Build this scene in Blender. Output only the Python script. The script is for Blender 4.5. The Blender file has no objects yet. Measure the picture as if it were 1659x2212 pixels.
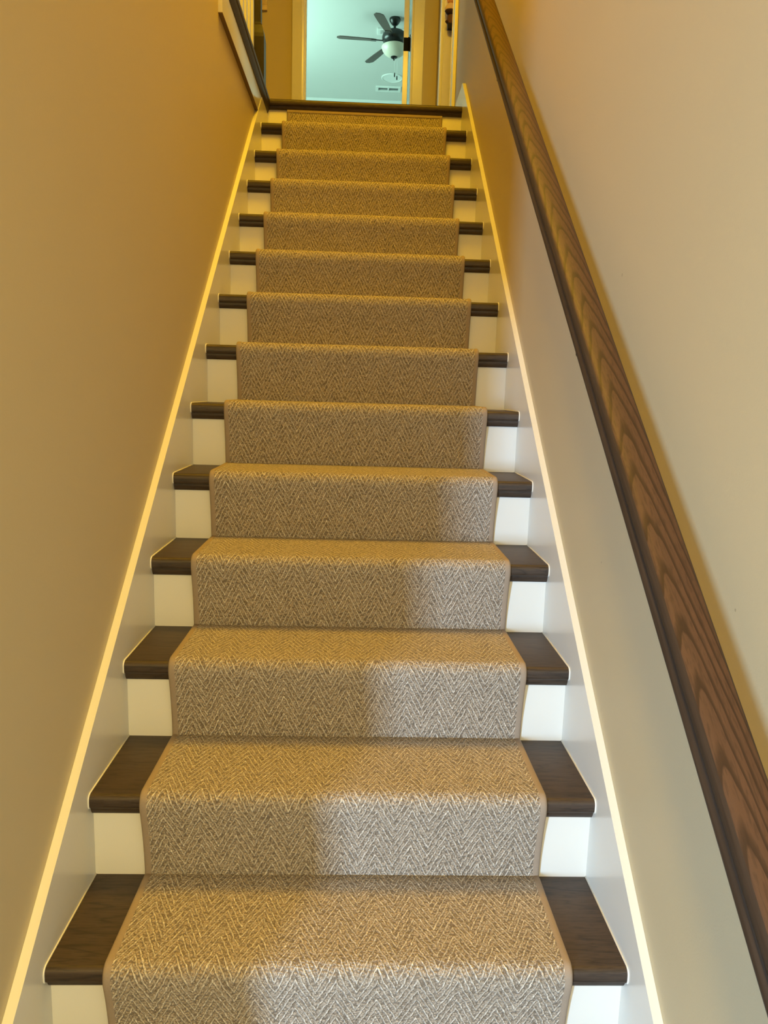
import bpy, bmesh, math, random
from mathutils import Vector, Matrix

# ------------------------------------------------------------------ camera
S = bpy.context.scene
COL = S.collection
S.view_settings.view_transform = 'Standard'
S.view_settings.look = 'None'
S.view_settings.gamma = 1.0
S.view_settings.use_curve_mapping = False
S.view_settings.exposure = 0.0

F_PX = 1610.08
cam_d = bpy.data.cameras.new('camera')
cam_d.sensor_fit = 'HORIZONTAL'
cam_d.sensor_width = 36.0
cam_d.lens = 36.0 * F_PX / 1659.0
cam_d.clip_start = 0.02
cam = bpy.data.objects.new('camera', cam_d)
COL.objects.link(cam)
yaw, pitch, roll = -0.03475, -0.157694, 0.02826
fw = Vector((-math.sin(yaw) * math.cos(pitch), math.cos(yaw) * math.cos(pitch), math.sin(pitch)))
rt = Vector((math.cos(yaw), math.sin(yaw), 0))
up = rt.cross(fw)
r2 = math.cos(roll) * rt + math.sin(roll) * up
u2 = -math.sin(roll) * rt + math.cos(roll) * up
m = Matrix((r2, u2, -fw)).transposed().to_4x4()
m.translation = Vector((0.00647, -1.0875, 0.93324))
cam.matrix_world = m
S.camera = cam

# ------------------------------------------------------------------ world and lights
w = bpy.data.worlds.new('world')
S.world = w
w.use_nodes = True
w.node_tree.nodes['Background'].inputs[0].default_value = (0.55, 0.72, 0.9, 1)
w.node_tree.nodes['Background'].inputs[1].default_value = 0.02


def area_light(name, loc, target, size, size_y, power, color, shape='RECTANGLE', spread=math.pi):
    d = bpy.data.lights.new(name, 'AREA')
    d.shape = shape
    d.size = size
    if shape in ('RECTANGLE', 'ELLIPSE'):
        d.size_y = size_y
    d.energy = power
    d.color = color
    d.spread = spread
    o = bpy.data.objects.new(name, d)
    COL.objects.link(o)
    o.location = loc
    dirv = Vector(target) - Vector(loc)
    o.rotation_euler = dirv.to_track_quat('-Z', 'Y').to_euler()
    return o


WARM_HALL = (1.0, 0.57, 0.02)
WARM_LOW = (1.0, 0.68, 0.17)
DAY = (0.45, 0.70, 1.0)
# ceiling fixture above the stairwell
area_light('hall_ceiling_lamp', (0.05, 1.0, 4.68), (0.05, 1.25, 2.0), 0.95, 0.95, 104, WARM_HALL, 'DISK')
# ceiling fixture of the lower room, behind the viewer
area_light('lower_ceiling_lamp', (-0.25, -2.3, 1.62), (-0.1, -1.0, 0.4), 0.22, 0.22, 38, WARM_LOW, 'DISK')
# daylight through the lower room's window
area_light('lower_window_daylight', (-2.09, -4.30, 0.68), (0.2, 0.2, 0.5), 0.22, 1.30, 255, DAY)
# daylight in the bedroom upstairs
area_light('bedroom_window_daylight', (-2.2, 7.2, 3.6), (1.0, 7.2, 4.2), 1.6, 1.3, 108, (0.56, 1.0, 0.84))
# lamp of the side room
area_light('side_room_lamp', (1.1, 3.8, 4.6), (0.8, 3.9, 3.0), 0.15, 0.15, 6, (1.0, 0.5, 0.18), 'DISK')


# ------------------------------------------------------------------ node helpers
def new_mat(name, color=(0.8, 0.8, 0.8), rough=0.5, spec=0.5, metal=0.0):
    mt = bpy.data.materials.new(name)
    mt.use_nodes = True
    b = mt.node_tree.nodes['Principled BSDF']
    b.inputs['Base Color'].default_value = (*color, 1)
    b.inputs['Roughness'].default_value = rough
    b.inputs['Specular IOR Level'].default_value = spec
    b.inputs['Metallic'].default_value = metal
    return mt


class NT:
    def __init__(self, mt):
        self.t = mt.node_tree
        self.b = self.t.nodes['Principled BSDF']

    def n(self, typ, **kw):
        x = self.t.nodes.new(typ)
        for k, v in kw.items():
            setattr(x, k, v)
        return x

    def l(self, a, b):
        self.t.links.new(a, b)

    def m(self, op, a, b=None, c=None, clamp=False):
        x = self.n('ShaderNodeMath', operation=op, use_clamp=clamp)
        for i, v in enumerate((a, b, c)):
            if v is None:
                continue
            if isinstance(v, (int, float)):
                x.inputs[i].default_value = v
            else:
                self.l(v, x.inputs[i])
        return x.outputs[0]

    def mix(self, f, a, b):
        x = self.n('ShaderNodeMix', data_type='RGBA')
        for sock, v in ((x.inputs[0], f), (x.inputs[6], a), (x.inputs[7], b)):
            if isinstance(v, (int, float)):
                sock.default_value = v
            elif isinstance(v, tuple):
                sock.default_value = (*v, 1)
            else:
                self.l(v, sock)
        return x.outputs[2]

    def ramp(self, f, stops):
        x = self.n('ShaderNodeValToRGB')
        e = x.color_ramp.elements
        while len(e) < len(stops):
            e.new(0.5)
        for i, (p, c) in enumerate(stops):
            e[i].position = p
            e[i].color = (*c, 1) if isinstance(c, tuple) else (c, c, c, 1)
        self.l(f, x.inputs[0])
        return x.outputs[0]

    def noise(self, vec, scale, detail=3, rough=0.5):
        x = self.n('ShaderNodeTexNoise')
        x.inputs['Scale'].default_value = scale
        x.inputs['Detail'].default_value = detail
        x.inputs['Roughness'].default_value = rough
        if vec is not None:
            self.l(vec, x.inputs['Vector'])
        return x.outputs[0]

    def bump(self, h, dist, strength=1.0):
        x = self.n('ShaderNodeBump')
        x.inputs['Distance'].default_value = dist
        x.inputs['Strength'].default_value = strength
        self.l(h, x.inputs['Height'])
        self.l(x.outputs[0], self.b.inputs['Normal'])


def paint(name, color, rough, bump=0.0004, scuffs=()):
    mt = new_mat(name, color, rough, 0.4)
    t = NT(mt)
    g = t.n('ShaderNodeNewGeometry').outputs['Position']
    n1 = t.noise(g, 2.2, 2)
    col = t.mix(t.m('MULTIPLY', n1, 0.5), tuple(c * 1.03 for c in color), tuple(c * 0.94 for c in color))
    for (p, r) in scuffs:
        d = t.n('ShaderNodeVectorMath', operation='DISTANCE')
        t.l(g, d.inputs[0])
        d.inputs[1].default_value = p
        wob = t.m('MULTIPLY', t.noise(g, 160, 2), r * 0.8)
        dd = t.m('ADD', d.outputs['Value'], wob)
        mask = t.m('LESS_THAN', dd, r * 1.15)
        col = t.mix(t.m('MULTIPLY', mask, 0.35), col, (0.16, 0.10, 0.07))
    t.l(col, t.b.inputs['Base Color'])
    if bump:
        n2 = t.noise(g, 260, 3)
        t.bump(n2, bump, 0.6)
    return mt


WALL_C = (0.57, 0.49, 0.32)
M_WALL = paint('wall_paint', WALL_C, 0.6, 0.0003,
               scuffs=(((0.488, 0.341, 1.164), 0.004), ((0.488, 0.336, 0.616), 0.003), ((0.488, -0.186, 0.674), 0.003),
                       ((0.488, 1.253, 2.037), 0.003)))
M_TRIM = paint('trim_paint', (0.77, 0.765, 0.72), 0.22, 0.0)
M_RISER = paint('riser_paint', (0.78, 0.77, 0.73), 0.38, 0.0)
M_CEIL = paint('ceiling_paint', (0.72, 0.73, 0.71), 0.8, 0.0008)
M_ROOM = paint('bedroom_paint', (0.80, 0.82, 0.80), 0.7, 0.0005)
M_CAULK = new_mat('caulk', (0.88, 0.87, 0.82), 0.3)
M_BLACK = new_mat('black_bronze', (0.004, 0.0035, 0.003), 0.6, 0.1)
M_FAN = new_mat('fan_metal', (0.014, 0.014, 0.014), 0.28, 0.5)
M_BLADE = new_mat('fan_blade', (0.06, 0.045, 0.035), 0.4, 0.5)
M_BOWL = new_mat('frosted_glass', (0.74, 0.70, 0.58), 0.35, 0.5)
M_WHITEMETAL = new_mat('white_metal', (0.85, 0.88, 0.86), 0.4)
M_LOUVRE = new_mat('louvre_dark', (0.05, 0.06, 0.06), 0.6)
M_SHADE = new_mat('shade_brown', (0.20, 0.13, 0.06), 0.6, 0.2)  # brown for the shade under the fascia, not a wood of its own


def wood(name, dark, mid, light, axis, rough=0.42, lines=1.0, coord='Geometry'):
    """stained oak, grain along the given axis"""
    mt = new_mat(name, mid, rough, 0.5)
    t = NT(mt)
    if coord == 'Geometry':
        v = t.n('ShaderNodeNewGeometry').outputs['Position']
    else:
        v = t.n('ShaderNodeTexCoord').outputs['Object']
    mp = t.n('ShaderNodeMapping')
    sc = [1.0, 1.0, 1.0]
    sc['xyz'.index(axis)] = 0.09
    mp.inputs['Scale'].default_value = sc
    t.l(v, mp.inputs['Vector'])
    p = mp.outputs[0]
    big = t.noise(p, 9, 3, 0.55)
    fine = t.noise(p, 330, 2, 0.6)
    med = t.noise(p, 70, 3, 0.6)
    wv = t.m('FRACT', t.m('MULTIPLY', big, 16 * lines))
    band = t.m('POWER', t.m('ABSOLUTE', t.m('SUBTRACT', t.m('MULTIPLY', wv, 2), 1)), 6)
    c1 = t.mix(t.m('MULTIPLY', med, 1.1, clamp=True), mid, light)
    c2 = t.mix(t.m('MULTIPLY', band, 0.75), c1, dark)
    pores = t.ramp(fine, [(0.34, 0.35), (0.50, 1.0)])
    c3 = t.mix(pores, tuple(c * 0.9 for c in dark), c2)
    t.l(c3, t.b.inputs['Base Color'])
    t.bump(t.m('ADD', t.m('MULTIPLY', fine, 0.5), t.m('MULTIPLY', band, -0.25)), 0.0004, 0.35)
    return mt


M_TREAD = wood('stained_oak_tread', (0.018, 0.011, 0.007), (0.044, 0.028, 0.018), (0.062, 0.040, 0.027), 'x', 0.48)
M_FLOORWOOD = wood('stained_oak_floor', (0.032, 0.020, 0.013), (0.070, 0.046, 0.032), (0.10, 0.066, 0.046), 'y', 0.40)
M_NEWEL = wood('stained_oak_post', (0.008, 0.005, 0.003), (0.018, 0.011, 0.007), (0.028, 0.017, 0.011), 'z', 0.4)


def rail_wood():
    mt = new_mat('stained_oak_rail', (0.12, 0.06, 0.035), 0.50, 0.2)
    t = NT(mt)
    v = t.n('ShaderNodeTexCoord').outputs['Object']
    sp = t.n('ShaderNodeSeparateXYZ')
    t.l(v, sp.inputs[0])
    x, y, z = sp.outputs
    mp = t.n('ShaderNodeMapping')
    mp.inputs['Scale'].default_value = (1, 0.12, 1)
    t.l(v, mp.inputs['Vector'])
    n1 = t.noise(mp.outputs[0], 30, 3, 0.55)
    slow = t.noise(mp.outputs[0], 7, 1, 0.5)
    # arched cathedral figure: parabolas opening down the rail
    xc = t.m('ADD', x, t.m('MULTIPLY', t.m('SUBTRACT', slow, 0.5), 0.05))
    xc = t.m('SUBTRACT', xc, -0.010)
    par = t.m('MULTIPLY', t.m('POWER', t.m('MULTIPLY', t.m('ABSOLUTE', xc), 60), 1.5), 0.85)
    ph = t.m('ADD', t.m('MULTIPLY', y, 11.5), par)
    ph = t.m('ADD', ph, t.m('MULTIPLY', n1, 1.4))
    fr = t.m('FRACT', ph)
    band = t.ramp(fr, [(0.0, 0.0), (0.06, 1.0), (0.22, 0.8), (0.42, 0.0)])
    base = t.mix(t.noise(mp.outputs[0], 55, 3, 0.6), (0.066, 0.035, 0.020), (0.108, 0.056, 0.031))
    c = t.mix(t.m('MULTIPLY', band, 0.85), base, (0.030, 0.017, 0.010))
    fine = t.noise(mp.outputs[0], 420, 2)
    c = t.mix(t.ramp(fine, [(0.36, 0.35), (0.5, 0.0)]), c, (0.03, 0.018, 0.011))
    # side faces (vertical) carry straight dark grain
    side = t.m('LESS_THAN', z, -0.004)
    mp2 = t.n('ShaderNodeMapping')
    mp2.inputs['Scale'].default_value = (1, 0.03, 1)
    t.l(v, mp2.inputs['Vector'])
    sc = t.mix(t.noise(mp2.outputs[0], 260, 3, 0.6), (0.022, 0.015, 0.011), (0.070, 0.047, 0.033))
    c = t.mix(side, c, sc)
    t.l(c, t.b.inputs['Base Color'])
    t.bump(fine, 0.0003, 0.3)
    return mt


M_RAIL = rail_wood()


def carpet_mat():
    mt = new_mat('herringbone_wool', (0.4, 0.33, 0.27), 0.95, 0.15)
    t = NT(mt)
    uv = t.n('ShaderNodeUVMap', uv_map='UVMap').outputs[0]
    nz = t.n('ShaderNodeTexNoise')
    nz.inputs['Scale'].default_value = 70
    nz.inputs['Detail'].default_value = 3
    t.l(uv, nz.inputs['Vector'])
    sub = t.n('ShaderNodeVectorMath', operation='SUBTRACT')
    t.l(nz.outputs['Color'], sub.inputs[0])
    sub.inputs[1].default_value = (0.5, 0.5, 0.5)
    scl = t.n('ShaderNodeVectorMath', operation='SCALE')
    t.l(sub.outputs[0], scl.inputs[0])
    scl.inputs['Scale'].default_value = 0.0065
    add = t.n('ShaderNodeVectorMath', operation='ADD')
    t.l(uv, add.inputs[0])
    t.l(scl.outputs[0], add.inputs[1])
    sp = t.n('ShaderNodeSeparateXYZ')
    t.l(add.outputs[0], sp.inputs[0])
    u, v, _ = sp.outputs
    P = 0.0665
    tri = t.m('PINGPONG', t.m('ADD', u, 10 * P + 0.012), P / 2)
    wv = t.m('ADD', v, t.m('MULTIPLY', tri, 2.05))
    fr = t.m('FRACT', t.m('DIVIDE', wv, 0.0215))
    dist = t.m('ABSOLUTE', t.m('SUBTRACT', fr, 0.5))       # 0 in the line centre
    line = t.ramp(dist, [(0.10, 1.0), (0.19, 0.0)])
    # loop rows follow the limbs
    cb = t.n('ShaderNodeCombineXYZ')
    t.l(t.m('MULTIPLY', wv, 3 / 0.0215), cb.inputs[0])
    t.l(t.m('MULTIPLY', u, 330), cb.inputs[1])
    t.l(t.m('MULTIPLY', v, 90), cb.inputs[2])
    vo = t.n('ShaderNodeTexVoronoi', feature='F1')
    vo.inputs['Scale'].default_value = 1.0
    vo.inputs['Randomness'].default_value = 0.9
    cb2 = t.n('ShaderNodeCombineXYZ')
    t.l(t.m('MULTIPLY', u, 225), cb2.inputs[0])
    t.l(t.m('MULTIPLY', v, 250), cb2.inputs[1])
    t.l(cb2.outputs[0], vo.inputs['Vector'])
    dome = t.m('SUBTRACT', 1.0, t.m('MULTIPLY', vo.outputs['Distance'], 1.25), clamp=True)
    vo2 = t.n('ShaderNodeTexVoronoi', feature='F1')
    vo2.inputs['Scale'].default_value = 1.0
    vo2.inputs['Randomness'].default_value = 0.8
    cb3 = t.n('ShaderNodeCombineXYZ')
    t.l(t.m('MULTIPLY', wv, 130), cb3.inputs[0])
    t.l(t.m('MULTIPLY', u, 480), cb3.inputs[1])
    t.l(cb3.outputs[0], vo2.inputs['Vector'])
    dome2 = t.m('SUBTRACT', 1.0, t.m('MULTIPLY', vo2.outputs['Distance'], 1.2), clamp=True)
    fine = t.noise(uv, 620, 2, 0.6)
    knot = t.noise(uv, 240, 2, 0.6)
    # pits between the loops stay dark, loop crowns are light
    pit = t.ramp(vo.outputs['Distance'], [(0.30, 1.0), (0.62, 0.35), (0.80, 0.0)])
    pit2 = t.ramp(vo2.outputs['Distance'], [(0.35, 1.0), (0.75, 0.25)])
    ground = t.mix(pit, (0.105, 0.080, 0.058), (0.60, 0.50, 0.40))
    ground = t.mix(t.ramp(fine, [(0.40, 0.75), (0.58, 0.0)]), ground, (0.27, 0.215, 0.165))
    ground = t.mix(t.ramp(fine, [(0.56, 0.0), (0.68, 0.6)]), ground, (0.80, 0.70, 0.59))
    lcol = t.mix(pit2, (0.30, 0.25, 0.20), (0.88, 0.80, 0.70))
    lcol = t.mix(t.ramp(knot, [(0.36, 0.8), (0.50, 0.0)]), lcol, (0.44, 0.37, 0.30))
    lwid = t.ramp(t.m('ADD', dist, t.m('MULTIPLY', t.m('SUBTRACT', knot, 0.5), 0.30)), [(0.11, 1.0), (0.21, 0.0)])
    edge = t.ramp(dist, [(0.16, 0.0), (0.24, 0.42), (0.33, 0.0)])
    ground = t.mix(t.m('MULTIPLY', edge, t.ramp(knot, [(0.42, 1.0), (0.56, 0.1)])), ground, (0.075, 0.055, 0.04))
    col = t.mix(lwid, ground, lcol)
    t.l(col, t.b.inputs['Base Color'])
    h = t.m('ADD', t.m('MULTIPLY', pit, 0.60), t.m('MULTIPLY', lwid, 0.70))
    h = t.m('ADD', h, t.m('MULTIPLY', pit2, t.m('MULTIPLY', lwid, 0.4)))
    h = t.m('ADD', h, t.m('MULTIPLY', fine, 0.35))
    t.bump(h, 0.0032, 0.9)
    t.b.inputs['Sheen Weight'].default_value = 0.15
    return mt


M_CARPET = carpet_mat()


def binding_mat():
    mt = new_mat('cotton_binding', (0.33, 0.26, 0.20), 0.85, 0.2)
    t = NT(mt)
    g = t.n('ShaderNodeNewGeometry').outputs['Position']
    n = t.noise(g, 500, 2)
    t.l(t.mix(n, (0.30, 0.235, 0.18), (0.37, 0.295, 0.23)), t.b.inputs['Base Color'])
    t.bump(n, 0.0005, 0.4)
    return mt


M_BIND = binding_mat()


# ------------------------------------------------------------------ mesh helpers
def wloc(o):
    v = Vector((0, 0, 0))
    while o is not None:
        v += o.location
        o = o.parent
    return v


def tag(o, label=None, cat=None, group=None, kind=None):
    if label:
        o['label'] = label
    if cat:
        o['category'] = cat
    if group:
        o['group'] = group
    if kind:
        o['kind'] = kind
    return o


def link_mesh(name, bm, mat, parent=None, smooth=False, auto=None):
    base = wloc(parent)
    if parent is not None:
        bmesh.ops.translate(bm, vec=-base, verts=bm.verts)
    bmesh.ops.recalc_face_normals(bm, faces=bm.faces)
    me = bpy.data.meshes.new(name)
    bm.to_mesh(me)
    bm.free()
    if isinstance(mat, (list, tuple)):
        for mm in mat:
            me.materials.append(mm)
    elif mat:
        me.materials.append(mat)
    if smooth:
        for p in me.polygons:
            p.use_smooth = True
        if auto:
            me.set_sharp_from_angle(angle=math.radians(auto))
    o = bpy.data.objects.new(name, me)
    COL.objects.link(o)
    o.parent = parent
    return o


def empty(name, loc):
    o = bpy.data.objects.new(name, None)
    o.empty_display_size = 0.05
    COL.objects.link(o)
    o.location = loc
    return o


def add_box(bm, lo, hi, bev=0.0, seg=2):
    r = bmesh.ops.create_cube(bm, size=1.0)
    vs = r['verts']
    for v in vs:
        v.co = Vector([lo[i] + (v.co[i] + 0.5) * (hi[i] - lo[i]) for i in range(3)])
    if bev > 0:
        es = list({e for v in vs for e in v.link_edges})
        bmesh.ops.bevel(bm, geom=es, offset=bev, segments=seg, affect='EDGES', profile=0.7)
    return bm


def box(name, lo, hi, mat, parent=None, bev=0.0, seg=2):
    bm = bmesh.new()
    add_box(bm, lo, hi, bev, seg)
    return link_mesh(name, bm, mat, parent, smooth=bev > 0, auto=50)


def add_prism(bm, poly, axis, a, b):
    """poly: 2D points in the plane normal to axis (cyclic order y,z / x,z / x,y)"""
    def P(p, t):
        if axis == 'x':
            return (t, p[0], p[1])
        if axis == 'y':
            return (p[0], t, p[1])
        return (p[0], p[1], t)
    A = [bm.verts.new(P(p, a)) for p in poly]
    B = [bm.verts.new(P(p, b)) for p in poly]
    n = len(poly)
    for i in range(n):
        j = (i + 1) % n
        bm.faces.new((A[i], A[j], B[j], B[i]))
    fa = bm.faces.new(A[::-1])
    fb = bm.faces.new(B)
    if n > 4:
        bmesh.ops.triangulate(bm, faces=[fa, fb])
    return bm


def prism(name, poly, axis, a, b, mat, parent=None, smooth=False, auto=40):
    bm = bmesh.new()
    add_prism(bm, poly, axis, a, b)
    return link_mesh(name, bm, mat, parent, smooth=smooth, auto=auto)


def add_lathe(bm, prof, c, seg=32):
    rings = []
    for r, z in prof:
        if r < 1e-6:
            rings.append([bm.verts.new((c[0], c[1], z))])
        else:
            rings.append([bm.verts.new((c[0] + r * math.cos(2 * math.pi * i / seg), c[1] + r * math.sin(2 * math.pi * i / seg), z)) for i in range(seg)])
    for A, B in zip(rings, rings[1:]):
        for i in range(seg):
            j = (i + 1) % seg
            if len(A) == 1 and len(B) == 1:
                continue
            if len(A) == 1:
                bm.faces.new((A[0], B[i], B[j]))
            elif len(B) == 1:
                bm.faces.new((A[i], B[0], A[j]))
            else:
                bm.faces.new((A[i], B[i], B[j], A[j]))
    return bm


def lathe(name, prof, c, mat, parent=None, seg=32, auto=45):
    bm = bmesh.new()
    add_lathe(bm, prof, c, seg)
    return link_mesh(name, bm, mat, parent, smooth=True, auto=auto)


def add_tube(bm, pts, r, seg=8):
    rings = []
    n = len(pts)
    pts = [Vector(p) for p in pts]
    for i, p in enumerate(pts):
        d = (pts[min(i + 1, n - 1)] - pts[max(i - 1, 0)]).normalized()
        ref = Vector((1, 0, 0)) if abs(d.x) < 0.9 else Vector((0, 0, 1))
        a = d.cross(ref).normalized()
        b = d.cross(a)
        rings.append([bm.verts.new(p + r * (math.cos(2 * math.pi * k / seg) * a + math.sin(2 * math.pi * k / seg) * b)) for k in range(seg)])
    for A, B in zip(rings, rings[1:]):
        for k in range(seg):
            j = (k + 1) % seg
            bm.faces.new((A[k], A[j], B[j], B[k]))
    bm.faces.new(rings[0])
    bm.faces.new(rings[-1][::-1])
    return bm


def arc(cx, cy, r, a0, a1, n):
    return [(cx + r * math.cos(math.radians(a0 + (a1 - a0) * i / n)), cy + r * math.sin(math.radians(a0 + (a1 - a0) * i / n))) for i in range(n + 1)]


# ------------------------------------------------------------------ stair dimensions
Y = {k: v for k, v in enumerate([0., 0.2163, 0.4395, 0.6617, 0.8839, 1.1038, 1.3223, 1.5397, 1.7568, 1.9732, 2.1884, 2.4036, 2.6179, 2.8343])}
Z = {k: v for k, v in enumerate([0., 0.1772, 0.3557, 0.532, 0.7098, 0.8907, 1.0709, 1.2516, 1.431, 1.6101, 1.7913, 1.9717, 2.1577, 2.34])}
for k in (-1, -2, -3, -4):
    Y[k] = k * 0.218
    Z[k] = k * 0.18
FLOOR_Z = Z[-4]
LAND = Z[13]
CEIL = 4.78
XL, XR = -0.4852, 0.4723
WXL, WXR = -0.5017, 0.4878
OV = 0.026
TN, TS = 0.028, 0.017
K0 = -3
SL = 0.825
Y_BACK = 4.60          # hall back wall
Y_END = -0.81          # lower end of the left wall
Y_OPEN = 1.66          # where the left wall stops and the upper hall opens

# ------------------------------------------------------------------ room shell
def struct(o):
    o['kind'] = 'structure'
    return o


# right wall with the side-room doorway (y 3.44-4.14, z LAND-4.37)
bm = bmesh.new()
add_box(bm, (WXR, -4.4, FLOOR_Z - 0.1), (WXR + 0.12, 3.44, CEIL))
add_box(bm, (WXR, 3.44, FLOOR_Z - 0.1), (WXR + 0.12, 4.14, LAND))
add_box(bm, (WXR, 3.44, LAND + 2.03), (WXR + 0.12, 4.14, CEIL))
add_box(bm, (WXR, 4.14, FLOOR_Z - 0.1), (WXR + 0.12, Y_BACK, CEIL))
struct(link_mesh('wall_right', bm, M_WALL))
# left wall: full height up to Y_OPEN, below the hall floor further on
bm = bmesh.new()
add_box(bm, (WXL - 0.12, Y_END, FLOOR_Z - 0.1), (WXL, Y_OPEN, CEIL))
add_box(bm, (WXL - 0.12, Y_OPEN, FLOOR_Z - 0.1), (WXL, Y_BACK, LAND - 0.032))
struct(link_mesh('wall_left', bm, M_WALL))
# upper hall
struct(box('wall_hall_front', (-2.0, Y_OPEN - 0.12, LAND - 0.03), (WXL - 0.12, Y_OPEN, CEIL), M_WALL))
struct(box('wall_hall_left', (-2.1, Y_OPEN - 0.12, LAND - 0.03), (-2.0, Y_BACK, CEIL), M_WALL))
bm = bmesh.new()
DX0, DX1 = -0.446, 0.303
add_box(bm, (-2.1, Y_BACK, LAND - 0.1), (DX0 - 0.02, Y_BACK + 0.12, CEIL))
add_box(bm, (DX1 + 0.02, Y_BACK, LAND - 0.1), (1.9, Y_BACK + 0.12, CEIL))
add_box(bm, (DX0 - 0.02, Y_BACK, LAND + 2.05), (DX1 + 0.02, Y_BACK + 0.12, CEIL))
struct(link_mesh('wall_back', bm, M_WALL))
bm = bmesh.new()
add_box(bm, (-2.0, Y_OPEN, LAND - 0.03), (WXL + 0.001, 2.8343 + 0.05, LAND))
add_box(bm, (-2.0, 2.8343 + 0.05, LAND - 0.03), (WXR + 0.12, 9.6, LAND))
struct(link_mesh('floor_upper_hall', bm, M_FLOORWOOD))
struct(box('ceiling_upper', (-2.2, -1.1, CEIL), (2.0, Y_BACK + 0.1, CEIL + 0.08), M_CEIL))
# lower room
struct(box('floor_lower', (-3.6, -4.5, FLOOR_Z - 0.08), (WXR + 0.12, 1.0, FLOOR_Z), M_FLOORWOOD))
struct(box('ceiling_lower', (-3.6, -4.5, 1.70), (WXR, -1.0, 1.80), M_CEIL))
struct(box('wall_header', (WXL - 0.12, -1.1, 1.70), (WXR, -1.0, CEIL), M_WALL))
struct(box('wall_lower_side', (-3.6, Y_END, FLOOR_Z), (WXL - 0.12, Y_END + 0.12, 1.80), M_WALL))
struct(box('wall_lower_left', (-3.7, -4.5, FLOOR_Z), (-3.6, Y_END + 0.12, 1.80), M_WALL))
bm = bmesh.new()
WX0, WX1, WZ0, WZ1 = -2.33, -1.83, -0.02, 1.46
add_box(bm, (-3.6, -4.5, FLOOR_Z), (WX0, -4.38, 1.70))
add_box(bm, (WX1, -4.5, FLOOR_Z), (WXR, -4.38, 1.70))
add_box(bm, (WX0, -4.5, FLOOR_Z), (WX1, -4.38, WZ0))
add_box(bm, (WX0, -4.5, WZ1), (WX1, -4.38, 1.70))
struct(link_mesh('wall_lower_back', bm, M_WALL))
bm = bmesh.new()
for lo, hi in (((WX0, WZ0), (WX0 + .05, WZ1)), ((WX1 - .05, WZ0), (WX1, WZ1)), ((WX0, WZ0), (WX1, WZ0 + .05)), ((WX0, WZ1 - .05), (WX1, WZ1)), ((WX0, .71), (WX1, .75))):
    add_box(bm, (lo[0], -4.47, lo[1]), (hi[0], -4.41, hi[1]))
struct(link_mesh('window_1', bm, M_TRIM))
# bedroom beyond the doorway
Y_FAR = 9.56
struct(box('wall_bedroom_far', (-2.4, Y_FAR, LAND), (1.9, Y_FAR + 0.1, CEIL), M_ROOM))
struct(box('wall_bedroom_left', (-2.5, Y_BACK + 0.12, LAND), (-2.4, Y_FAR, CEIL), M_ROOM))
struct(box('wall_bedroom_right', (1.9, Y_BACK, LAND), (2.0, Y_FAR, CEIL), M_ROOM))
struct(box('ceiling_bedroom', (-2.5, Y_BACK + 0.1, CEIL), (2.0, Y_FAR + 0.1, CEIL + 0.08), M_CEIL))
struct(box('floor_bedroom', (-2.4, Y_BACK + 0.12, LAND - 0.02), (1.9, Y_FAR, LAND + 0.001), M_FLOORWOOD))
# side room
struct(box('wall_side_room_right', (1.7, 3.0, LAND), (1.8, Y_BACK, CEIL), M_WALL))
struct(box('wall_side_room_front', (WXR + 0.12, 3.0, LAND), (1.7, 3.1, CEIL), M_WALL))
struct(box('floor_side_room', (WXR + 0.12, 3.1, LAND - 0.03), (1.7, Y_BACK, LAND), M_FLOORWOOD))

# ------------------------------------------------------------------ door frames
def casing_profile(bm, xo, xi, yf, z0, z1, sgn=-1):
    """flat casing with a small inner bead, on a wall facing -y; xo outer, xi inner edge"""
    s = 1 if xi > xo else -1
    th = 0.019
    pts = [(xo, yf), (xo, yf - th * 0.95), (xo + s * 0.003, yf - th), (xi - s * 0.014, yf - th), (xi - s * 0.012, yf - th * 0.7), (xi - s * 0.002, yf - th * 0.62), (xi, yf - th * 0.5), (xi, yf)]
    add_prism(bm, pts, 'z', z0, z1)


bm = bmesh.new()
casing_profile(bm, -0.531, -0.449, Y_BACK, LAND, LAND + 2.14)
casing_profile(bm, 0.390, 0.304, Y_BACK, LAND, LAND + 2.14)
add_box(bm, (-0.531, Y_BACK - 0.019, LAND + 2.055), (0.390, Y_BACK, LAND + 2.14), 0.002)
struct(link_mesh('trim_1', bm, M_TRIM))
bm = bmesh.new()
add_box(bm, (DX0 - 0.02, Y_BACK - 0.001, LAND), (DX0, Y_BACK + 0.125, LAND + 2.05))
add_box(bm, (DX1, Y_BACK - 0.001, LAND), (DX1 + 0.02, Y_BACK + 0.125, LAND + 2.05))
add_box(bm, (DX0, Y_BACK - 0.001, LAND + 2.03), (DX1, Y_BACK + 0.125, LAND + 2.05))
add_box(bm, (DX0, Y_BACK + 0.03, LAND), (DX0 + 0.011, Y_BACK + 0.08, LAND + 2.03), 0.001)
struct(link_mesh('trim_2', bm, M_TRIM))
# open bedroom door, swung into the room, seen edge-on
ang = math.radians(3.4)
door = bpy.data.objects.new('door_1', None)
bm = bmesh.new()
add_box(bm, (0, 0, 0), (0.036, 0.72, 2.015), 0.0015)
bmesh.ops.rotate(bm, cent=(0, 0, 0), matrix=Matrix.Rotation(-ang, 3, 'Z'), verts=bm.verts)
bmesh.ops.translate(bm, vec=(0.2535, Y_BACK + 0.128, LAND + 0.006), verts=bm.verts)
door = struct(link_mesh('door_1', bm, M_TRIM))
for hz in (0.25, 1.075, 1.82):
    bm = bmesh.new()
    add_box(bm, (0.2545, Y_BACK + 0.124, LAND + hz - 0.044), (0.303, Y_BACK + 0.1275, LAND + hz + 0.044))
    add_tube(bm, [(0.291, Y_BACK + 0.122, LAND + hz - 0.045), (0.291, Y_BACK + 0.122, LAND + hz + 0.045)], 0.0055, 10)
    link_mesh('hinge', bm, M_BLACK, door)

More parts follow.
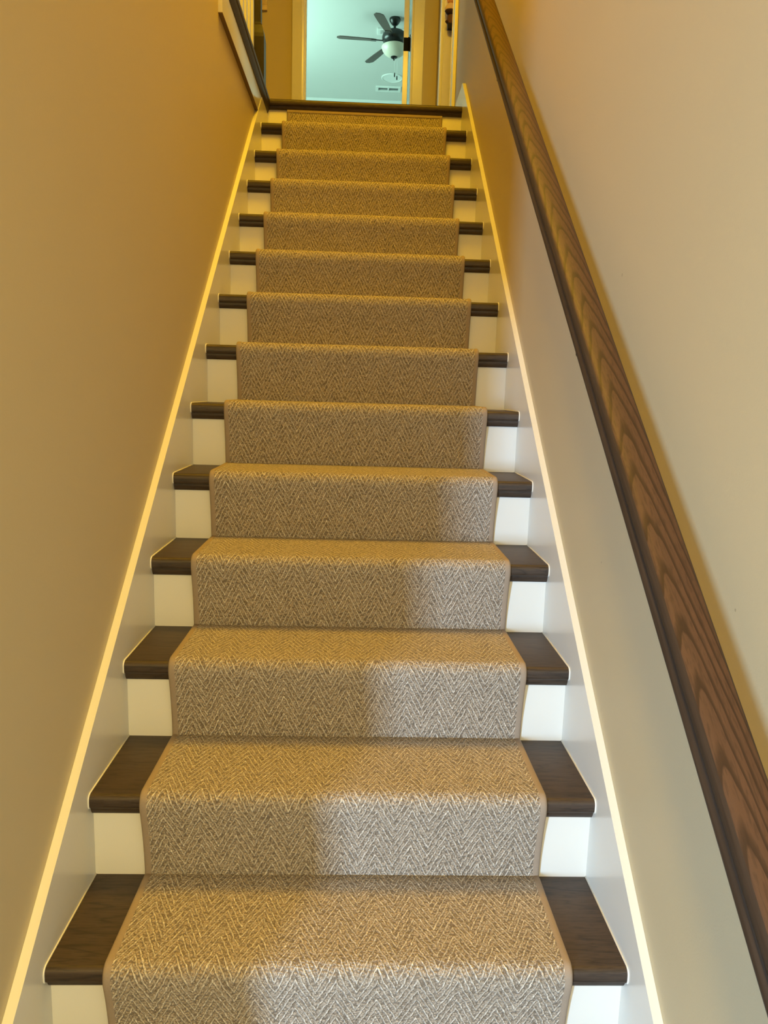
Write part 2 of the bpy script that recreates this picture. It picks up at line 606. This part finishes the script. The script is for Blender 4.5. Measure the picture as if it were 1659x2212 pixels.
# side-room doorway in the right wall: casings and jambs
bm = bmesh.new()
xf = WXR
for ya, yb in ((3.338, 3.435), (4.145, 4.245)):
    add_box(bm, (xf - 0.018, ya, LAND), (xf, yb, LAND + 2.12), 0.003)
    s0, s1 = (yb - 0.016, yb - 0.008) if ya < 3.5 else (ya + 0.008, ya + 0.016)
    add_box(bm, (xf - 0.021, s0, LAND), (xf - 0.016, s1, LAND + 2.12), 0.002)
add_box(bm, (xf - 0.018, 3.338, LAND + 2.035), (xf, 4.245, LAND + 2.12), 0.003)
struct(link_mesh('trim_3', bm, M_TRIM))
bm = bmesh.new()
add_box(bm, (xf - 0.002, 3.435, LAND), (xf + 0.122, 3.455, LAND + 2.03))
add_box(bm, (xf - 0.002, 4.125, LAND), (xf + 0.122, 4.145, LAND + 2.03))
add_box(bm, (xf - 0.002, 3.455, LAND + 2.012), (xf + 0.122, 4.125, LAND + 2.03))
add_box(bm, (xf + 0.05, 4.114, LAND), (xf + 0.085, 4.126, LAND + 2.012), 0.001)
struct(link_mesh('trim_4', bm, M_TRIM))

# ------------------------------------------------------------------ staircase
stairs = empty('staircase', (0, Y[-3], FLOOR_Z))
tag(stairs, 'straight flight of dark oak treads and white painted risers under the carpet runner', 'staircase')


def tread_profile(k, back):
    y, z = Y[k], Z[k]
    r1, r2 = 0.011, 0.008
    p = [(back, z - TN), (y + r2, z - TN)]
    p += arc(y + r2, z - TN + r2, r2, 270, 180, 4)[1:]
    p += arc(y + r1, z - r1, r1, 180, 90, 6)
    p += [(back, z)]
    return p


def scotia_profile(k, ts=TS):
    y, z = Y[k], Z[k] - TN
    p = [(y + OV, z), (y + 0.0115, z), (y + 0.0115, z - 0.004)]
    p += [(y + 0.0128, z - ts * 0.5), (y + 0.0155, z - ts * 0.8), (y + 0.0185, z - ts)]
    p += [(y + OV, z - ts)]
    return p


GAP = 0.0006
for k in range(K0, 13):
    back = Y[k + 1] + OV
    tr = prism('tread', tread_profile(k, back), 'x', XL, XR, M_TREAD, stairs, smooth=True, auto=35)
    prism('scotia_molding', scotia_profile(k), 'x', XL, XR, M_TREAD, tr, smooth=True, auto=35)
    prof = tread_profile(k, back)
    for x in (XL + 0.0006, XR - 0.0006):
        bm = bmesh.new()
        pts = [(x, p[0], p[1]) for p in prof[2:]]
        pts = [(px, py - 0.0008 if i < len(pts) - 2 else py, pz + 0.0006) for i, (px, py, pz) in enumerate(pts)]
        add_tube(bm, pts, 0.0016, 6)
        link_mesh('caulk_line', bm, M_CAULK, tr, smooth=True)
for k in range(K0, 14):
    z0 = Z[k - 1]
    box('riser', (XL, Y[k] + OV, z0 - (0.0 if k > K0 else 0)), (XR, Y[k] + OV + 0.018, Z[k] - TN), M_RISER, stairs)
# landing nosing across the top and along the stairwell side
p13 = tread_profile(13, Y[13] + 0.052)
nos = prism('landing_nosing', p13, 'x', WXL + 0.001, XR, M_TREAD, stairs, smooth=True, auto=35)
prism('scotia_molding', scotia_profile(13), 'x', XL, XR, M_TREAD, nos, smooth=True, auto=35)

# edge of the upper hall floor along the stairwell: nosing, cove, fascia
edge = empty('stairwell_edge_trim', (WXL, Y_OPEN, LAND - 0.16))
tag(edge, 'dark wooden floor nosing over a glossy white fascia board at the upper left stairwell edge', 'edge trim')
NX = -0.4700
r1, r2 = 0.011, 0.008
pp = [(WXL - 0.05, LAND - 0.0295), (NX - r2, LAND - 0.0295)] + arc(NX - r2, LAND - 0.0295 + r2, r2, 270, 360, 4)[1:] + arc(NX - r1, LAND + 0.001 - r1, r1, 0, 90, 6) + [(WXL - 0.05, LAND + 0.001)]
n2 = prism('nosing', pp, 'y', Y_OPEN, Y[13] + 0.005, M_TREAD, edge, smooth=True, auto=35)
pp = [(WXL, LAND - 0.0295), (NX - 0.004, LAND - 0.0295), (NX - 0.004, LAND - 0.036), (NX - 0.008, LAND - 0.048), (NX - 0.0145, LAND - 0.062), (WXL, LAND - 0.062)]
prism('cove_molding', pp, 'y', Y_OPEN, Y[13] + OV, M_TREAD, edge, smooth=True, auto=35)
box('underside_shade', (WXL, Y_OPEN, LAND - 0.1625), (XL - 0.0018, Y[13] - 0.30, LAND - 0.160), M_SHADE, edge)  # shade on the fascia's underside, put in as a thin brown plate
box('fascia', (WXL, Y_OPEN, LAND - 0.160), (XL - 0.0018, Y[13] + OV, LAND - 0.030), M_TRIM, edge, bev=0.001)

# skirt boards
def skirt(name, x0, x1, pts):
    bm = bmesh.new()
    add_prism(bm, pts, 'x', x0, x1)
    return struct(link_mesh(name, bm, M_TRIM))


H = 0.0885
yb = Y_END + 0.0
skirt('trim_5', WXL + 0.0002, XL, [(yb, FLOOR_Z), (yb, FLOOR_Z + 0.14), ((FLOOR_Z + 0.14 - H) / SL, FLOOR_Z + 0.14), ((LAND - 0.062 - H) / SL, LAND - 0.062), (Y[13] + OV + 0.018, LAND - 0.062), (Y[13] + OV + 0.018, LAND - 0.36), (Y[-3] + 0.4, FLOOR_Z)])
BH = 0.117
bm = bmesh.new()
ytip = (LAND + BH - 0.0900) / SL
add_prism(bm, [(-0.95, FLOOR_Z), (-0.95, FLOOR_Z + 0.14), ((FLOOR_Z + 0.14 - 0.084) / SL, FLOOR_Z + 0.14), (ytip, LAND + BH), (ytip + 0.02, LAND + BH), (ytip + 0.02, LAND - 0.36), (Y[-3] + 0.4, FLOOR_Z)], 'x', XR, WXR - 0.0002)
add_box(bm, (XR, ytip + 0.02, LAND), (WXR - 0.0002, 3.338, LAND + BH))
struct(link_mesh('trim_6', bm, M_TRIM))

# ------------------------------------------------------------------ carpet runner
RXL, RXR = -0.3885, 0.3765
TH = 0.0105


def runner_path():
    """outer face (y, z) from the floor up to just below the landing nosing"""
    pts = []
    pts.append((Y[K0] + OV - 0.0115, FLOOR_Z + 0.002))
    for k in range(K0, 13):
        y, z = Y[k], Z[k]
        y0, z0 = pts[-1]
        # up the riser, leaning out towards the nosing
        ty, tz = y - 0.0105, z - 0.024
        for i in range(1, 9):
            t = i / 9
            e = t ** 1.5
            pts.append((y0 + (ty - y0) * e * (0.85 + 0.15 * t), z0 + (tz - z0) * t))
        pts.append((ty, tz))
        pts.append((y - TH - 0.0005, z - 0.013))
        pts += arc(y + 0.0115, z - 0.0115, 0.0115 + TH, 176, 92, 10)
        ye = Y[k + 1] + OV - 0.0115
        for i in range(1, 8):
            t = i / 8
            pts.append((y + 0.012 + (ye - y - 0.012) * t, z + TH - 0.0006 * math.sin(t * 3.14)))
        pts.append((ye - 0.0035, z + TH - 0.0006))
        pts.append((ye, z + TH - 0.003))
        pts.append((ye + 0.0002, z + TH + 0.002))
    y13 = Y[13] + OV - 0.0100
    zt = Z[13] - TN - TS - 0.0005
    zs = pts[-1][1]
    pts.append((y13, zs + 0.015))
    pts.append((y13, (zs + zt) / 2))
    pts.append((y13, zt))
    # drop near-coincident points
    out = [pts[0]]
    for p in pts[1:]:
        if math.hypot(p[0] - out[-1][0], p[1] - out[-1][1]) > 0.0012:
            out.append(p)
    return out


PATH = runner_path()


def normals(path):
    ns = []
    for i in range(len(path)):
        a = path[max(i - 1, 0)]
        b = path[min(i + 1, len(path) - 1)]
        dy, dz = b[0] - a[0], b[1] - a[1]
        L = math.hypot(dy, dz) or 1
        ns.append((-dz / L, dy / L))
    return ns


NRM = normals(PATH)


def strip(name, x0, x1, o_out, o_in, mat, parent, edge_round=0.0, cross=None, crossn=1):
    bm = bmesh.new()
    uvl = bm.loops.layers.uv.new('UVMap')
    if cross is None:
        cross = [(x0, o_in)] + [(x0 + (x1 - x0) * i / crossn, o_out) for i in range(crossn + 1)] + [(x1, o_in)]
    s = 0
    rows = []
    for i, (p, n) in enumerate(zip(PATH, NRM)):
        if i:
            s += math.hypot(p[0] - PATH[i - 1][0], p[1] - PATH[i - 1][1])
        rows.append(([bm.verts.new((cx, p[0] + n[0] * co, p[1] + n[1] * co)) for cx, co in cross], s))
    m_ = len(cross)
    for (A, sa), (B, sb) in zip(rows, rows[1:]):
        for j in range(m_):
            jj = (j + 1) % m_
            f = bm.faces.new((A[j], A[jj], B[jj], B[j]))
            for lp, (uu, vv) in zip(f.loops, ((cross[j][0], sa), (cross[jj][0], sa), (cross[jj][0], sb), (cross[j][0], sb))):
                lp[uvl].uv = (uu, vv)
    bm.faces.new(rows[0][0])
    bm.faces.new(rows[-1][0][::-1])
    return link_mesh(name, bm, mat, parent, smooth=True, auto=60)


runner = empty('carpet_runner', (0, PATH[0][0], FLOOR_Z))
tag(runner, 'taupe herringbone wool carpet runner with bound edges covering the middle of the stairs', 'carpet runner')
BW = 0.0135
strip('carpet_pile', RXL + BW - 0.001, RXR - BW + 0.001, 0.0, -0.0085, M_CARPET, runner)
for a, b in ((RXL, RXL + BW), (RXR - BW, RXR)):
    outer_left = a < 0
    c = [(a, -0.0085), (a, -0.003), (a + 0.002, 0.0), (a + 0.005, 0.0012), (b - 0.004, 0.0012), (b, 0.0002), (b, -0.0085)]
    if not outer_left:
        c = [(a + b - x, o) for x, o in c][::-1]
    strip('edge_binding', a, b, 0, 0, M_BIND, runner, cross=c)
zt = PATH[-1][1]
box('end_binding', (RXL, PATH[-1][0] - 0.0025, zt - 0.012), (RXR, PATH[-1][0] + 0.0085, zt + 0.0003), M_BIND, runner, bev=0.0022)

# ------------------------------------------------------------------ wall handrail
ry0, ry1 = -1.0, 2.72
cosl = 1 / math.sqrt(1 + SL * SL)
sla = math.atan(SL)
hx0, hx1 = 0.3815, 0.4405
hc = (hx0 + hx1) / 2
# origin of the rail: top face centre at y=0 is z=0.868
rail = empty('handrail', (hc, 0.0, 0.868))
tag(rail, 'long dark stained oak handrail with arched grain fixed along the right wall', 'handrail')
hw = (hx1 - hx0) / 2
half = [(hw * 0.0, 0.0), (hw * 0.55, -0.0008), (hw - 0.008, -0.0024), (hw - 0.003, -0.005), (hw - 0.0005, -0.0095), (hw, -0.014), (hw - 0.0015, -0.0205), (hw - 0.0055, -0.0245), (hw - 0.0085, -0.028), (hw - 0.0075, -0.0315), (hw - 0.003, -0.0345), (hw - 0.0005, -0.0385), (hw - 0.002, -0.044), (hw - 0.008, -0.048), (0.0, -0.0495)]
prof = half + [(-x, z) for x, z in half[-2:0:-1]]
bm = bmesh.new()
L0, L1 = ry0 / cosl, ry1 / cosl
NSEG = 8
rings = []
for i in range(NSEG + 1):
    yy = L0 + (L1 - L0) * i / NSEG
    rings.append([bm.verts.new((x, yy, z)) for x, z in prof])
for A, B in zip(rings, rings[1:]):
    for j in range(len(prof)):
        jj = (j + 1) % len(prof)
        bm.faces.new((A[j], A[jj], B[jj], B[j]))
bm.faces.new(rings[0][::-1])
bm.faces.new(rings[-1])
bmesh.ops.recalc_face_normals(bm, faces=bm.faces)
me = bpy.data.meshes.new('rail')
bm.to_mesh(me)
bm.free()
me.materials.append(M_RAIL)
for p in me.polygons:
    p.use_smooth = True
me.set_sharp_from_angle(angle=math.radians(50))
ro = bpy.data.objects.new('rail', me)
COL.objects.link(ro)
ro.parent = rail
ro.rotation_euler = (sla, 0, 0)
for yy in (-0.75, 0.35, 1.45, 2.5):
    zt_ = 0.868 + SL * yy - 0.0495 / cosl
    bm = bmesh.new()
    add_tube(bm, [(WXR, yy, zt_ - 0.11), (WXR - 0.006, yy, zt_ - 0.11)], 0.025, 20)
    add_tube(bm, [(WXR - 0.004, yy, zt_ - 0.11), (WXR - 0.045, yy, zt_ - 0.105), (WXR - 0.068, yy, zt_ - 0.075), (WXR - 0.074, yy, zt_ - 0.02), (WXR - 0.076, yy, zt_ + 0.004)], 0.0065, 10)
    link_mesh('bracket', bm, M_BLACK, rail, smooth=True, auto=40)

# ------------------------------------------------------------------ balustrade of the upper hall
bal = empty('balustrade', (-0.5235, 2.72, LAND))
tag(bal, 'upstairs balustrade of white square balusters and a dark newel post at the stairwell corner', 'balustrade')
bx = -0.531
for i in range(9):
    by = 1.80 + i * 0.0985
    box('baluster', (bx - 0.016, by - 0.016, LAND), (bx + 0.016, by + 0.016, LAND + 0.86), M_TRIM, bal, bev=0.0015)
cx, cy = -0.5235, 2.757


def add_square_lathe(bm, prof, c):
    rings = []
    for h, z in prof:
        rings.append([bm.verts.new((c[0] + sx * h, c[1] + sy * h, z)) for sx, sy in ((-1, -1), (1, -1), (1, 1), (-1, 1))])
    for A, B in zip(rings, rings[1:]):
        for j in range(4):
            bm.faces.new((A[j], A[(j + 1) % 4], B[(j + 1) % 4], B[j]))
    bm.faces.new(rings[0][::-1])
    bm.faces.new(rings[-1])


bm = bmesh.new()
ss, bs = 0.0215, 0.0385
z0 = LAND
pr = [(bs, z0 + 0.001), (bs, z0 + 0.225), (bs - 0.002, z0 + 0.243), (bs - 0.006, z0 + 0.263), (bs - 0.011, z0 + 0.279), (ss + 0.0005, z0 + 0.290), (ss, z0 + 0.294), (ss, z0 + 1.02)]
add_square_lathe(bm, pr, (cx, cy))
nw = link_mesh('newel_post', bm, M_NEWEL, bal)
bm = bmesh.new()
add_square_lathe(bm, [(0.036, z0 + 1.02), (0.040, z0 + 1.03), (0.040, z0 + 1.045), (0.024, z0 + 1.07), (0.004, z0 + 1.08)], (cx, cy))
link_mesh('post_cap', bm, M_NEWEL, nw)
box('top_rail', (bx - 0.029, Y_OPEN, LAND + 0.86), (bx + 0.029, cy - ss, LAND + 0.91), M_NEWEL, bal, bev=0.01, seg=3)

# ------------------------------------------------------------------ picture on the back wall
pic = empty('picture_frame', (-0.82, Y_BACK, 3.53))
tag(pic, 'small gold wooden picture frame hanging on the back wall behind the newel post', 'picture frame')
px0, px1, pz0, pz1 = -0.935, -0.704, 3.531, 3.84
fwid = 0.036
bm = bmesh.new()
yb_ = Y_BACK - 0.022
for (a, b) in (((px0, pz0), (px1, pz0 + fwid)), ((px0, pz1 - fwid), (px1, pz1)), ((px0, pz0 + fwid), (px0 + fwid, pz1 - fwid)), ((px1 - fwid, pz0 + fwid), (px1, pz1 - fwid))):
    add_box(bm, (a[0], yb_, a[1]), (b[0], Y_BACK, b[1]), 0.004)
M_GOLD = wood('gold_oak_frame', (0.50, 0.36, 0.20), (0.66, 0.50, 0.32), (0.76, 0.60, 0.40), 'z', 0.4, 0.2)
link_mesh('frame', bm, M_GOLD, pic, smooth=True, auto=40)
box('picture', (px0 + fwid - 0.002, Y_BACK - 0.010, pz0 + fwid - 0.002), (px1 - fwid + 0.002, Y_BACK - 0.002, pz1 - fwid + 0.002), new_mat('dark_print', (0.012, 0.009, 0.008), 0.25), pic)

# ------------------------------------------------------------------ garment in the side doorway
hg = empty('hanging_garment', (0.515, 4.09, 3.24))
tag(hg, 'brown and cream hanging cloth bundle with a black lower end inside the right side doorway', 'hanging garment')
M_CREAM = new_mat('cream_cloth', (0.75, 0.58, 0.40), 0.9)
M_BROWN = new_mat('brown_cloth', (0.16, 0.085, 0.055), 0.95)
M_DKBROWN = new_mat('dark_brown_cloth', (0.04, 0.018, 0.012), 0.9)
M_BLK = new_mat('black_cloth', (0.006, 0.005, 0.005), 0.8)
random.seed(4)


def blob(name, prof, mat, sx, sy, cxy, parent, wob=0.12, seg=20):
    bm = bmesh.new()
    add_lathe(bm, prof, (0, 0, 0), seg)
    ph = [random.uniform(0, 6.28) for _ in range(3)]
    for v in bm.verts:
        a = math.atan2(v.co.y, v.co.x)
        f = 1 + wob * (math.sin(3 * a + ph[0] + v.co.z * 40) + 0.6 * math.sin(5 * a + ph[1] - v.co.z * 70))
        v.co.x = v.co.x * f * sx + cxy[0]
        v.co.y = v.co.y * f * sy + cxy[1]
    return link_mesh(name, bm, mat, parent, smooth=True, auto=60)


hy = 4.085
blob('cream_hood', [(0.0, 3.400), (0.012, 3.397), (0.024, 3.385), (0.034, 3.370), (0.040, 3.355), (0.030, 3.343), (0.0, 3.341)], M_CREAM, 1.0, 0.5, (0.522, hy), hg, 0.06)
blob('collar', [(0.0, 3.357), (0.034, 3.353), (0.042, 3.343), (0.036, 3.332), (0.024, 3.323), (0.0, 3.321)], M_DKBROWN, 1.0, 0.55, (0.524, hy - 0.004), hg, 0.05)
blob('body_cloth', [(0.0, 3.340), (0.024, 3.337), (0.026, 3.315), (0.028, 3.290), (0.031, 3.277), (0.026, 3.271), (0.0, 3.269)], M_BROWN, 1.0, 0.6, (0.526, hy), hg, 0.08)
blob('hem_flap', [(0.0, 3.291), (0.009, 3.287), (0.012, 3.280), (0.008, 3.274), (0.0, 3.272)], M_DKBROWN, 1.0, 0.6, (0.4985, hy - 0.01), hg, 0.05)
box('black_pouch', (0.503, hy - 0.014, 3.239), (0.550, hy + 0.014, 3.275), M_BLK, hg, bev=0.003)
bm = bmesh.new()
add_tube(bm, [(0.524, 4.125, 3.427), (0.524, 4.10, 3.427), (0.524, hy, 3.417), (0.524, hy, 3.393)], 0.003, 8)
link_mesh('hook', bm, M_BLACK, hg)

M_PEACH = new_mat('peach_glow_tint', (0.85, 0.42, 0.20), 0.9)
blob('peach_glow', [(0.0, 3.432), (0.020, 3.428), (0.030, 3.412), (0.026, 3.396), (0.0, 3.390)], M_PEACH, 1.0, 0.5, (0.524, hy), hg, 0.06)  # warm glow above the bundle, put in as a peach-coloured blob

# ------------------------------------------------------------------ ceiling fan in the bedroom
FX, FY = 0.270, 7.36
fan = empty('ceiling_fan', (FX, FY, CEIL))
tag(fan, 'black five-blade ceiling fan with frosted bowl light on the bedroom ceiling', 'ceiling fan')
lathe('canopy', [(0.0, CEIL), (0.056, CEIL), (0.060, CEIL - 0.010), (0.055, CEIL - 0.028), (0.040, CEIL - 0.050), (0.028, CEIL - 0.062), (0.018, CEIL - 0.068), (0.0, CEIL - 0.070)], (FX, FY), M_FAN, fan)
lathe('downrod', [(0.0, 4.712), (0.013, 4.712), (0.013, 4.660), (0.0, 4.660)], (FX, FY), M_FAN, fan, 16)
lathe('motor_housing', [(0.0, 4.672), (0.030, 4.670), (0.055, 4.662), (0.095, 4.650), (0.120, 4.632), (0.130, 4.605), (0.130, 4.580), (0.118, 4.556), (0.100, 4.545), (0.085, 4.528), (0.075, 4.515), (0.0, 4.512)], (FX, FY), M_FAN, fan, 48)
bowl = lathe('light_bowl', [(0.0, 4.520), (0.118, 4.518), (0.131, 4.510), (0.132, 4.497), (0.122, 4.472), (0.102, 4.445), (0.074, 4.424), (0.040, 4.412), (0.0, 4.409)], (FX, FY), M_BOWL, fan, 48)
lathe('finial', [(0.0, 4.418), (0.032, 4.416), (0.036, 4.409), (0.026, 4.398), (0.010, 4.390), (0.006, 4.380), (0.0, 4.372)], (FX, FY), M_FAN, bowl, 24)
BZ = 4.562
for i in range(5):
    a = math.radians((184, 117, 252, 326, 40)[i])
    bm = bmesh.new()
    # outline of the blade in its own frame, length along +x
    n = 14
    r0, rl = 0.19, 0.60
    top, bot = [], []
    for j in range(n + 1):
        t = j / n
        x = r0 + (rl - r0) * t
        hwid = 0.036 + 0.017 * math.sin(min(t * 1.25, 1.0) * math.pi / 2)
        if t > 0.9:
            hwid *= math.sqrt(max(0.0, 1 - ((t - 0.9) / 0.1) ** 2 * 0.85))
        if t < 0.05:
            hwid *= 0.75
        top.append((x, hwid))
        bot.append((x, -hwid))
    outline = top + bot[::-1]
    add_prism(bm, outline, 'z', -0.003, 0.003)
    bmesh.ops.rotate(bm, cent=(0, 0, 0), matrix=Matrix.Rotation(math.radians(-10), 3, 'X'), verts=bm.verts)
    bmesh.ops.rotate(bm, cent=(0, 0, 0), matrix=Matrix.Rotation(a, 3, 'Z'), verts=bm.verts)
    bmesh.ops.translate(bm, vec=(FX, FY, BZ), verts=bm.verts)
    bl = link_mesh('blade', bm, M_BLADE, fan)
    bm = bmesh.new()
    add_box(bm, (0.095, -0.013, -0.004), (0.20, 0.013, 0.004), 0.002)
    add_box(bm, (0.19, -0.030, -0.0075), (0.245, 0.030, -0.0035), 0.001)
    bmesh.ops.rotate(bm, cent=(0, 0, 0), matrix=Matrix.Rotation(math.radians(-10), 3, 'X'), verts=bm.verts)
    bmesh.ops.rotate(bm, cent=(0, 0, 0), matrix=Matrix.Rotation(a, 3, 'Z'), verts=bm.verts)
    bmesh.ops.translate(bm, vec=(FX, FY, BZ), verts=bm.verts)
    link_mesh('blade_arm', bm, M_FAN, bl)
for dx, dy, zb in ((0.010, -0.02, 4.245), (0.036, 0.0, 4.225)):
    bm = bmesh.new()
    add_tube(bm, [(FX + dx, FY + dy, 4.42), (FX + dx, FY + dy, zb)], 0.0016, 6)
    ch = link_mesh('pull_chain', bm, M_WHITEMETAL, fan)
    lathe('chain_knob', [(0.0, zb + 0.008), (0.004, zb + 0.006), (0.0065, zb - 0.012), (0.0065, zb - 0.032), (0.0, zb - 0.036)], (FX + dx, FY + dy), M_FAN, ch, 12)

# vents and recessed light on the bedroom ceiling
def vent(label, x0, x1, y0, y1, split):
    v = empty('ceiling_vent', ((x0 + x1) / 2, (y0 + y1) / 2, CEIL))
    tag(v, label, 'vent')
    b = 0.036 if split else 0.03
    bx_ = 0.034
    bm = bmesh.new()
    zt, zb = CEIL, CEIL - 0.012
    add_box(bm, (x0, y0, zb), (x1, y0 + b, zt), 0.002)
    add_box(bm, (x0, y1 - b, zb), (x1, y1, zt), 0.002)
    add_box(bm, (x0, y0 + b, zb), (x0 + bx_, y1 - b, zt), 0.002)
    add_box(bm, (x1 - bx_, y0 + b, zb), (x1, y1 - b, zt), 0.002)
    if split:
        xm = (x0 + x1) / 2
        add_box(bm, (xm - 0.009, y0 + b, zb), (xm + 0.009, y1 - b, zt), 0.001)
    link_mesh('frame', bm, M_WHITEMETAL, v)
    box('backing', (x0 + bx_, y0 + b, zt - 0.002), (x1 - bx_, y1 - b, zt - 0.0005), M_LOUVRE, v)
    bm = bmesh.new()
    if split:
        nl = 2
        for i in range(nl):
            yy = y0 + b + (y1 - y0 - 2 * b) * (i + 0.5) / nl
            add_box(bm, (x0 + bx_, yy - 0.0015, zt - 0.004), (x1 - bx_, yy + 0.0015, zt - 0.002))
    else:
        nl = 18
        for i in range(nl):
            xx = x0 + bx_ + (x1 - x0 - 2 * bx_) * (i + 0.5) / nl
            add_box(bm, (xx - 0.004, y0 + b, zt - 0.010), (xx + 0.004, y1 - b, zt - 0.002))
    link_mesh('louvres', bm, M_WHITEMETAL, v)


vent('white ceiling vent partly hidden behind the fan motor', 0.095, 0.42, 7.565, 7.715, False)
vent('long white ceiling vent with two dark slots near the far bedroom wall', 0.105, 0.425, 9.085, 9.245, True)
dl = empty('recessed_ceiling_light', (0.30, 8.83, CEIL))
tag(dl, 'round white unlit recessed light on the bedroom ceiling beyond the fan', 'ceiling light')
lathe('trim_ring', [(0.132, CEIL), (0.132, CEIL - 0.006), (0.122, CEIL - 0.010), (0.118, CEIL - 0.008), (0.116, CEIL)], (0.30, 8.83), M_WHITEMETAL, dl, 40)
lathe('lens', [(0.0, CEIL - 0.003), (0.117, CEIL - 0.005), (0.117, CEIL), (0.0, CEIL)], (0.30, 8.83), new_mat('opal_lens', (0.90, 0.93, 0.92), 0.4), dl, 40)
